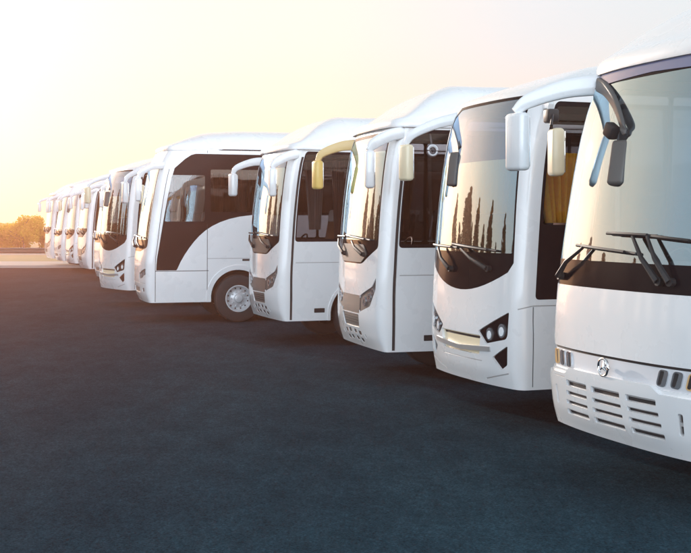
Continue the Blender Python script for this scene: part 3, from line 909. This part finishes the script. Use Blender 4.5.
# ---------------- model D : black flank with a big sweep, visible wheel
def coach_d(root):
    C = Coach(W=1.10, phi1=13, r=0.18, zr=3.62, phie=1.5,
              lean=[(0.30, 0.12), (0.5, 0.03), (0.8, 0.0), (1.1, 0.0), (1.6, 0.05), (2.3, 0.14), (2.9, 0.24), (3.3, 0.34), (3.62, 0.50)])
    f = C.sf
    sw = f(0.97)
    C.reg('windscreen_surround', rpoly([(-sw, 1.50), (f(-0.5), 1.40), (f(0.5), 1.40), (sw, 1.50), (sw, 3.34), (-sw, 3.34)], 0.08), 'black_gloss', -0.003, 0.02)
    g = sw - 0.04
    C.reg('windscreen', rpoly([(-g, 1.66), (g, 1.66), (g, 3.28), (-g, 3.28)], 0.05), 'windscreen_glass', -0.006, 0.0)
    for sg in (1, -1):
        def Q(p): return p if sg > 0 else mirror(p)
        k = '#%d' % sg
        C.reg('headlight' + k, Q(rpoly([(f(0.50), 0.80), (f(0.76), 0.83), (f(0.97), 0.93), (f(0.97), 1.04), (f(0.80), 1.01), (f(0.50), 0.92)], 0.03)), 'grey_plastic', -0.012, 0.03)
        for j, yy in enumerate((0.62, 0.78, 0.93)):
            el = [(f(yy) + 0.05 * math.cos(a), 0.88 + j * 0.03 + 0.045 * math.sin(a)) for a in np.linspace(0, 2 * math.pi, 15)[:-1]]
            C.reg('lamp%s%d' % (k, j), Q(el), 'lamp_lens', 0.0, 0.02)
        C.reg('fog_lamp' + k, Q(rpoly([(f(0.72), 0.52), (f(0.86), 0.54), (f(0.86), 0.62), (f(0.72), 0.60)], 0.02)), 'grey_plastic', -0.012, 0.03)
        # black flank with sweep
        X = lambda x: C.sx(x)
        x0 = C.x_side + 0.04
        flank = [(X(x0), 1.00), (X(0.74), 1.00)]
        for t in np.linspace(0, 1, 12):
            # bezier sweep
            p = [(0.76, 1.02), (1.02, 1.62), (1.40, 2.12), (2.40, 2.20)]
            b = [(1 - t) ** 3, 3 * t * (1 - t) ** 2, 3 * t * t * (1 - t), t ** 3]
            flank.append((X(sum(b[i] * p[i][0] for i in range(4))), sum(b[i] * p[i][1] for i in range(4))))
        flank += [(X(C.L - 0.7), 2.20), (X(C.L - 0.7), 3.52), (X(1.0), 3.54), (X(0.80), 3.51), (X(0.62), 3.42), (X(x0 + 0.10), 3.22)]
        C.reg('window_surround' + k, Q(flank), 'black_gloss', -0.004, 0.02)
        C.reg('side_window#a%d' % sg, Q(rpoly([(X(x0 + 0.08), 2.06), (X(1.36), 2.06), (X(1.36), 3.07), (X(x0 + 0.08), 3.07)], 0.04)), 'flank_glass', -0.008, 0.0)
        cuts = [1.47, 2.9, 4.4, 5.9, 7.4, C.L - 0.75]
        for i in range(5):
            z0 = 2.27
            C.reg('side_window#%d%d' % (i, sg), Q(rpoly([(X(cuts[i] + .03), z0), (X(cuts[i + 1] - .03), z0), (X(cuts[i + 1] - .03), 3.2), (X(cuts[i] + .03), 3.2)], 0.04)), 'flank_glass', -0.008, 0.0)
        C.reg('body', Q(strip((X(x0 - 0.02), 0.985), (X(1.45), 0.985), 0.014)), 'dark_gap', -0.01, 0.0)
        C.reg('body', Q(strip((X(1.42), 1.25), (X(6.0), 1.25), 0.012)), 'grey_panel', -0.008, 0.0)
        C.reg('body', Q(strip((X(1.42), 0.32), (X(1.42), 2.0), 0.014)), 'dark_gap', -0.01, 0.0)
        C.reg('body', Q(strip((X(1.42), 3.56), (X(1.42), 3.62), 0.014)), 'dark_gap', -0.01, 0.0)
        C.reg('body', Q(strip((X(x0 - 0.02), 0.32), (X(x0 - 0.02), 3.2), 0.012)), 'dark_gap', -0.01, 0.0)
        C.reg('side_vent' + k, Q(rpoly([(X(2.2), 1.19), (X(2.42), 1.19), (X(2.42), 1.235), (X(2.2), 1.235)], 0.01)), 'black_plastic', -0.01, 0.02)
    C.reg('bumper_vent', rpoly([(f(-0.45), 0.50), (f(0.45), 0.50), (f(0.48), 0.62), (f(-0.48), 0.62)], 0.03), 'grey_plastic', -0.02, 0.03)
    C.reg('body', strip((f(-0.95), 0.72), (f(0.95), 0.72), 0.012), 'grey_panel', -0.008, 0)
    arches(C, (2.1, 6.9), r=0.60, lip=0.10)
    par = {'windscreen': 'windscreen_surround'}
    for sg in (1, -1):
        for j in range(3): par['lamp#%d%d' % (sg, j)] = 'headlight#%d' % sg
    C.build(root, parents=par)
    C.roof(root, [(0.2, 0.08), (0.6, 0.15), (1.0, 0.28), (1.6, 0.44), (2.4, 0.50), (9, 0.4), (9.6, 0.15)], q=2.4, xc0=1.9, overhang=0.02)
    wiper(C, root, (0.55, 1.50), (0.10, 1.70), (-0.30, 1.74), (0.75, 1.70))
    wiper(C, root, (-0.35, 1.50), (-0.70, 1.70), (-0.98, 1.74), (-0.15, 1.74))
    for sg in (1, -1):
        arm(root, [(0.48, sg * 1.00, 3.28), (0.22, sg * 1.14, 3.24), (-0.02, sg * 1.30, 3.12), (-0.10, sg * 1.34, 2.98)], [0.08, 0.07, 0.06, 0.04], 'white_paint', (0.5, 1.0))
        mirror_head(root, (-0.10, sg * 1.34, 2.74), (0.12, 0.22, 0.50), 'white_paint', rot=R(12 * sg))
    for x in (2.1, 6.9):
        for y in (-1.06, 1.06): wheel(root, x, y, 0.52)
    interior(C, root, curtain=[(1.0, 1.3, 2.1, 3.1, 1, 'headrest_cloth'), (2.0, 2.4, 2.1, 3.2, -1, 'curtain_grey'), (1.9, 2.2, 2.2, 3.2, 1, 'leather_brown')])

def new_root(name='coach'):
    o = bpy.data.objects.new(name, None)
    COL.objects.link(o)
    o.empty_display_size = 0.3
    return o

def children_of(o): return [c for c in bpy.data.objects if c.parent == o]
def dup(root):
    r = root.copy(); COL.objects.link(r)
    for ch in children_of(root):
        c = ch.copy(); COL.objects.link(c); c.parent = r
        for g in children_of(ch):
            d = g.copy(); COL.objects.link(d); d.parent = c
    return r

LIFT = 0.15
def place(o, x, y, a, k=1.0):
    o.location = (x, y, LIFT); o.rotation_euler = (0, 0, R(a)); o.scale = (k, k, k)

def corner(o, px, py, a, W, xs):
    Z = F_PX * 1.75 / (py - HOR); X = (px - 345.5) * Z / F_PX
    e = (math.cos(R(a)), math.sin(R(a))); d = (-math.sin(R(a)), math.cos(R(a)))
    place(o, X - xs * e[0] + W * d[0], Z - xs * e[1] + W * d[1], a)

GR = 'white coaches parked side by side in one long row'
def name_coach(o, label):
    tag(o, label, 'coach', GR)

A = new_root(); coach_a(A)
name_coach(A, 'nearest white coach with slotted bumper and round chrome emblem, cut by the right edge')
place(A, 2.10, 9.55, 20.5)
B = new_root(); coach_b(B)
name_coach(B, 'white coach with curved black windscreen foot and yellow curtain, second nearest of the row')
place(B, 1.28, 13.4, 20)
C1 = new_root(); coach_c(C1, ('tan_paint', 'yellow_paint'), fan=True)
name_coach(C1, 'domed-roof white coach with yellow far mirror, third nearest, between two other coaches')
corner(C1, 391, 352.5, 16, 1.08, 0.25)
C2 = new_root(); coach_c(C2, ('white_paint', 'white_paint'))
name_coach(C2, 'domed-roof white coach with all white mirrors, in front of the coach showing its wheel')
corner(C2, 289, 321.5, 20, 1.08, 0.25)
D = new_root(); coach_d(D)
name_coach(D, 'white coach showing its whole front wheel and a black flank with a sweeping edge')
corner(D, 154.5, 303, 16.5, 1.10, 0.27)
B2 = dup(B)
name_coach(B2, 'white coach with dark slanted headlight just left of the black-flanked coach')
corner(B2, 133, 290.5, 31, 1.10, 0.27)
far = [(dup(D), 112, 278.5, 22, 'hazy white coach squeezed behind the slant-lamped coach, seventh from the camera'),
       (dup(C2), 92, 269, 22, 'hazy domed white coach with a narrow orange-lit side window, eighth from the camera'),
       (dup(B), 78, 263.5, 22, 'hazy white coach with dark slanted lamp, third from the far left end'),
       (dup(D), 65.5, 261, 22, 'hazy white coach second from the far left end of the row, in the glare'),
       (dup(C2), 55, 258.5, 22, 'farthest hazy white coach, at the left end of the row beside the grass')]
for o, px, py, a, lab in far:
    corner(o, px, py, a, 1.10, 0.27)
    name_coach(o, lab)

# ------------------------------------------------------------------ ground
def sheet(name, x0, x1, y0, y1, z, m, th=0.0):
    bm = bmesh.new()
    if th:
        add_box(bm, ((x0 + x1) / 2, (y0 + y1) / 2, z - th / 2), (x1 - x0, y1 - y0, th), 0.015)
    else:
        bm.faces.new([bm.verts.new(v) for v in ((x0, y0, z), (x1, y0, z), (x1, y1, z), (x0, y1, z))])
    o = from_bm(name, bm, m, None, smooth=False)
    o['kind'] = 'structure'
    return o

def asphalt():
    m = bpy.data.materials.new('asphalt'); m.use_nodes = True
    n = m.node_tree.nodes; L = m.node_tree.links; b = n['Principled BSDF']
    tc = n.new('ShaderNodeTexCoord')
    def noise(scale, det=8, rough=0.6, stretch=None):
        t = n.new('ShaderNodeTexNoise'); t.inputs['Scale'].default_value = scale
        t.inputs['Detail'].default_value = det; t.inputs['Roughness'].default_value = rough
        if stretch:
            mp = n.new('ShaderNodeMapping'); mp.inputs['Scale'].default_value = stretch
            mp.inputs['Rotation'].default_value = (0, 0, R(12))
            L.new(tc.outputs['Object'], mp.inputs['Vector']); L.new(mp.outputs[0], t.inputs['Vector'])
        else: L.new(tc.outputs['Object'], t.inputs['Vector'])
        return t
    a = noise(0.32, 5, 0.62, (1.3, 0.55, 1)); c = noise(2.6, 8, 0.72, (1.2, 0.6, 1)); g = noise(16, 5, 0.7, (1.1, 0.7, 1)); f = noise(48, 5, 0.8)
    r1 = n.new('ShaderNodeValToRGB')
    r1.color_ramp.elements[0].position = 0.32; r1.color_ramp.elements[0].color = (0.0105, 0.0255, 0.037, 1)
    r1.color_ramp.elements[1].position = 0.70; r1.color_ramp.elements[1].color = (0.0180, 0.0410, 0.056, 1)
    L.new(a.outputs['Fac'], r1.inputs[0])
    def mul(colsock, facsock, lo, hi, p0=0.3, p1=0.7):
        mr = n.new('ShaderNodeMapRange'); mr.inputs['From Min'].default_value = p0; mr.inputs['From Max'].default_value = p1
        mr.inputs['To Min'].default_value = lo; mr.inputs['To Max'].default_value = hi
        L.new(facsock, mr.inputs['Value'])
        v = n.new('ShaderNodeVectorMath'); v.operation = 'SCALE'
        L.new(colsock, v.inputs[0]); L.new(mr.outputs[0], v.inputs['Scale'])
        return v.outputs[0]
    col = mul(r1.outputs[0], c.outputs['Fac'], 0.78, 1.25)
    col = mul(col, f.outputs['Fac'], 0.25, 2.0)
    col = mul(col, g.outputs['Fac'], 0.7, 1.35)
    L.new(col, b.inputs['Base Color'])
    b.inputs['Roughness'].default_value = 0.95
    b.inputs['Specular IOR Level'].default_value = 0.0
    bp = n.new('ShaderNodeBump'); bp.inputs['Strength'].default_value = 0.5; bp.inputs['Distance'].default_value = 0.012
    L.new(f.outputs['Fac'], bp.inputs['Height'])
    bp2 = n.new('ShaderNodeBump'); bp2.inputs['Strength'].default_value = 0.25; bp2.inputs['Distance'].default_value = 0.05
    L.new(c.outputs['Fac'], bp2.inputs['Height']); L.new(bp.outputs[0], bp2.inputs['Normal'])
    L.new(bp2.outputs[0], b.inputs['Normal'])
    M['asphalt'] = m
asphalt()
mat('grass_ground', (0.20, 0.17, 0.05), 0.9, noise=0.35, nscale=0.8)
mat('concrete', (0.34, 0.32, 0.30), 0.8, noise=0.12, nscale=1.5, bump=0.2, bscale=30)
mat('road_surface', (0.16, 0.155, 0.15), 0.8, noise=0.1, nscale=0.7)
mat('galvanised', (0.45, 0.45, 0.46), 0.45, metal=0.5, noise=0.1, nscale=3)
mat('bark', (0.10, 0.075, 0.05), 0.9, noise=0.3, nscale=8)
sheet('ground', -900, 900, -300, 2500, -0.012, 'grass_ground')
sheet('parking_lot', -60, 70, -25, 57.5, 0.0, 'asphalt')
sheet('pavement', -60, 70, 57.55, 63.5, 0.12, 'concrete', th=0.16)
sheet('road', -400, 400, 80, 90, -0.004, 'road_surface')

# ------------------------------------------------------------------ guardrail
gr = new_root('guardrail')
gr.location = (-22, 66, 0)
tag(gr, 'low galvanised guardrail with posts running along the grass behind the lot', 'guardrail')
bm = bmesh.new()
prof = [(0.0, 0.46), (-0.05, 0.50), (-0.05, 0.56), (0.0, 0.60), (0.0, 0.64), (-0.05, 0.68), (-0.05, 0.74), (0.0, 0.78)]
va = [bm.verts.new((-38, y, z)) for y, z in prof]; vb = [bm.verts.new((60, y, z)) for y, z in prof]
for i in range(len(prof) - 1): bm.faces.new((va[i], vb[i], vb[i + 1], va[i + 1]))
bmesh.ops.solidify(bm, geom=list(bm.faces), thickness=0.006)
from_bm('rail', bm, 'galvanised', gr, angle=60)
for k in range(25):
    bm = bmesh.new()
    add_box(bm, (-38 + 4 * k + 0.5, 0.07, 0.36), (0.08, 0.12, 0.76), 0.01)
    from_bm('post', bm, 'galvanised', gr)

# ------------------------------------------------------------------ vegetation
def leaf_mat(name, c1, c2, trans=0.5):
    m = bpy.data.materials.new(name); m.use_nodes = True
    n = m.node_tree.nodes; L = m.node_tree.links; n.clear()
    out = n.new('ShaderNodeOutputMaterial')
    df = n.new('ShaderNodeBsdfDiffuse'); tr = n.new('ShaderNodeBsdfTranslucent'); mx = n.new('ShaderNodeMixShader')
    mx.inputs[0].default_value = trans
    g = n.new('ShaderNodeTexCoord'); t = n.new('ShaderNodeTexNoise'); t.inputs['Scale'].default_value = 2.5
    L.new(g.outputs['Object'], t.inputs['Vector'])
    cm = n.new('ShaderNodeMix'); cm.data_type = 'RGBA'
    cm.inputs[6].default_value = (*c1, 1); cm.inputs[7].default_value = (*c2, 1)
    L.new(t.outputs['Fac'], cm.inputs[0])
    L.new(cm.outputs[2], df.inputs[0]); L.new(cm.outputs[2], tr.inputs[0])
    L.new(df.outputs[0], mx.inputs[1]); L.new(tr.outputs[0], mx.inputs[2]); L.new(mx.outputs[0], out.inputs[0])
    M[name] = m
leaf_mat('leaf_bush', (0.55, 0.36, 0.03), (0.66, 0.52, 0.06), 0.6)
leaf_mat('leaf_cypress', (0.02, 0.03, 0.015), (0.05, 0.06, 0.025), 0.2)

def tree(name, h, rad, shape, nleaf, lm, trunk_r, seed, leaf=0.22):
    rnd = random.Random(seed)
    root = new_root(name)
    bm = bmesh.new()
    add_tube(bm, [(0, 0, -0.1), (rnd.uniform(-.05, .05), 0, h * 0.35), (rnd.uniform(-.1, .1), rnd.uniform(-.1, .1), h * 0.85)], [trunk_r, trunk_r * 0.7, trunk_r * 0.15], 8)
    for k in range(6):
        z = h * (0.2 + 0.1 * k); a = rnd.uniform(0, 6.28)
        ln = rad * 0.7
        up = 0.9 if shape == 'column' else 0.35
        add_tube(bm, [(0, 0, z), (ln * 0.5 * math.cos(a), ln * 0.5 * math.sin(a), z + ln * up * .6), (ln * math.cos(a), ln * math.sin(a), z + ln * up * 1.3)], [trunk_r * .4, trunk_r * .25, trunk_r * .08], 6)
    from_bm('trunk', bm, 'bark', root)
    clumps = []
    if shape == 'column':
        for k in range(46):
            t = rnd.random() ** 0.8
            rr = rad * (math.sin(math.pi * min(1, t * 0.92 + 0.10)) ** 0.6) * (1 - 0.25 * t)
            a = rnd.uniform(0, 6.28)
            clumps.append((rr * 0.6 * math.cos(a), rr * 0.6 * math.sin(a), h * (0.06 + 0.90 * t), max(0.12, rr * 0.55), 2.0))
    else:
        for k in range(48):
            a = rnd.uniform(0, 6.28); el = math.asin(rnd.uniform(-1, 1)); q = rnd.uniform(0.3, 0.88)
            clumps.append((rad * q * math.cos(a) * math.cos(el), rad * q * math.sin(a) * math.cos(el), h * 0.48 + h * 0.46 * q * math.sin(el), rad * rnd.uniform(0.2, 0.34), 0.9))
    bm = bmesh.new()
    for i in range(nleaf):
        c = rnd.choice(clumps)
        v = Vector((rnd.gauss(0, 1), rnd.gauss(0, 1), rnd.gauss(0, 1)))
        v = v.normalized() * (rnd.random() ** 0.45) * c[3]
        p = Vector((c[0] + v.x, c[1] + v.y, max(0.1, c[2] + v.z * c[4])))
        s = leaf * rnd.uniform(0.5, 1.2)
        u = Vector((rnd.gauss(0, 1), rnd.gauss(0, 1), rnd.gauss(0, 1))).normalized()
        q = u.cross(Vector((rnd.gauss(0, 1), rnd.gauss(0, 1), rnd.gauss(0, 1)))).normalized()
        bm.faces.new([bm.verts.new(p + u * s * .5), bm.verts.new(p + q * s * .28), bm.verts.new(p - u * s * .5), bm.verts.new(p - q * s * .28)])
    me = bpy.data.meshes.new('crown'); bm.to_mesh(me); bm.free()
    link('crown', me, lm, root)
    return root

b1 = tree('round_tree', 3.1, 2.0, 'round', 9000, 'leaf_bush', 0.12, 3)
b2 = tree('round_tree', 2.6, 2.2, 'round', 8000, 'leaf_bush', 0.11, 5)
b3 = tree('round_tree', 2.2, 1.8, 'round', 7000, 'leaf_bush', 0.09, 9)
spots = [(b1, -26.0, 97, 0.0, 0.98, 'tallest round golden tree beyond the guardrail, nearest to the coaches'),
         (b2, -28.3, 98, 1.0, 0.88, 'low round golden tree at the left edge of the photo'),
         (b3, -24.2, 99, 2.0, 1.05, 'small golden tree half behind the last coach'),
         (b3, -27.3, 101, 4.0, 1.0, 'low golden tree in the gap behind the tallest one and the leftmost one'),
         (b2, -31.0, 100, 2.4, 1.0, 'broad tree beyond the guardrail, just left of the photo edge')]
used = set()
for base, x, y, rz, k, lab in spots:
    o = base if id(base) not in used else dup(base)
    used.add(id(base))
    o.location = (x, y, 0); o.rotation_euler = (0, 0, rz); o.scale = (k, k, k)
    tag(o, lab or 'bushy round tree beyond the guardrail, hidden behind the row of coaches', 'tree', 'round trees beyond the guardrail')

c1 = tree('cypress_tree', 10.5, 1.0, 'column', 5200, 'leaf_cypress', 0.16, 21, leaf=0.34)
c2 = tree('cypress_tree', 9.0, 0.85, 'column', 4600, 'leaf_cypress', 0.14, 22, leaf=0.34)
used = set()
cs = [(-42, 47, .76), (-39.5, 49.5, .64), (-37, 50.5, .8), (-35, 52.5, .56), (-33.5, 55.5, .7), (-44.5, 43.5, .68), (-46.5, 40, .8), (-49, 36, .6), (-51, 31, .75), (-53, 25, .7)]
for i, (x, y, k) in enumerate(cs):
    base = (c1, c2)[i % 2]
    o = base if id(base) not in used else dup(base)
    used.add(id(base))
    o.location = (x, y, 0); o.rotation_euler = (0, 0, i * 1.3); o.scale = (k * 2.9, k * 2.9, k * 1.15)
    tag(o, 'slim dark cypress left of the lot, seen only mirrored in the windscreens', 'tree', 'cypresses mirrored in the windscreens')

# low hedge under the cypresses
rnd = random.Random(5)
hd = new_root('hedge')
tag(hd, 'low dark hedge under the cypresses left of the lot, mirrored in the windscreens', 'hedge')
hp = [(-30, 59), (-34, 57), (-38, 52.5), (-43.5, 47.5), (-48, 41), (-51, 34), (-54, 25), (-55, 18)]
bm = bmesh.new()
for i in range(15000):
    t = rnd.uniform(0, len(hp) - 1.001); k = int(t); t -= k
    x = hp[k][0] * (1 - t) + hp[k + 1][0] * t + rnd.gauss(0, 0.55); y = hp[k][1] * (1 - t) + hp[k + 1][1] * t + rnd.gauss(0, 0.55)
    top = 2.3 + 0.5 * math.sin(x * 1.7) + 0.35 * math.sin(y * 2.3)
    p = Vector((x, y, 0.1 + top * rnd.random() ** 0.7))
    s_ = rnd.uniform(0.18, 0.42)
    u = Vector((rnd.gauss(0, 1), rnd.gauss(0, 1), rnd.gauss(0, 1))).normalized()
    q = u.cross(Vector((rnd.gauss(0, 1), rnd.gauss(0, 1), rnd.gauss(0, 1)))).normalized()
    bm.faces.new([bm.verts.new(p + u * s_ * .5), bm.verts.new(p + q * s_ * .3), bm.verts.new(p - u * s_ * .5), bm.verts.new(p - q * s_ * .3)])
me = bpy.data.meshes.new('foliage'); bm.to_mesh(me); bm.free()
link('foliage', me, 'leaf_cypress', hd)

# ------------------------------------------------------------------ haze
HAZE = 0.0020
bm = bmesh.new()
add_box(bm, (-30, 55, 9.5), (230, 190, 21))
hz = from_bm('haze', bm, [], None, smooth=False)
hm = bpy.data.materials.new('haze_air'); hm.use_nodes = True
n = hm.node_tree.nodes; n.clear()
ho = n.new('ShaderNodeOutputMaterial'); pv = n.new('ShaderNodeVolumePrincipled')
pv.inputs['Color'].default_value = (1.0, 0.46, 0.30, 1)
pv.inputs['Density'].default_value = HAZE
pv.inputs['Anisotropy'].default_value = 0.81
hm.node_tree.links.new(pv.outputs[0], ho.inputs['Volume'])
hz.data.materials.append(hm)
hz['kind'] = 'stuff'
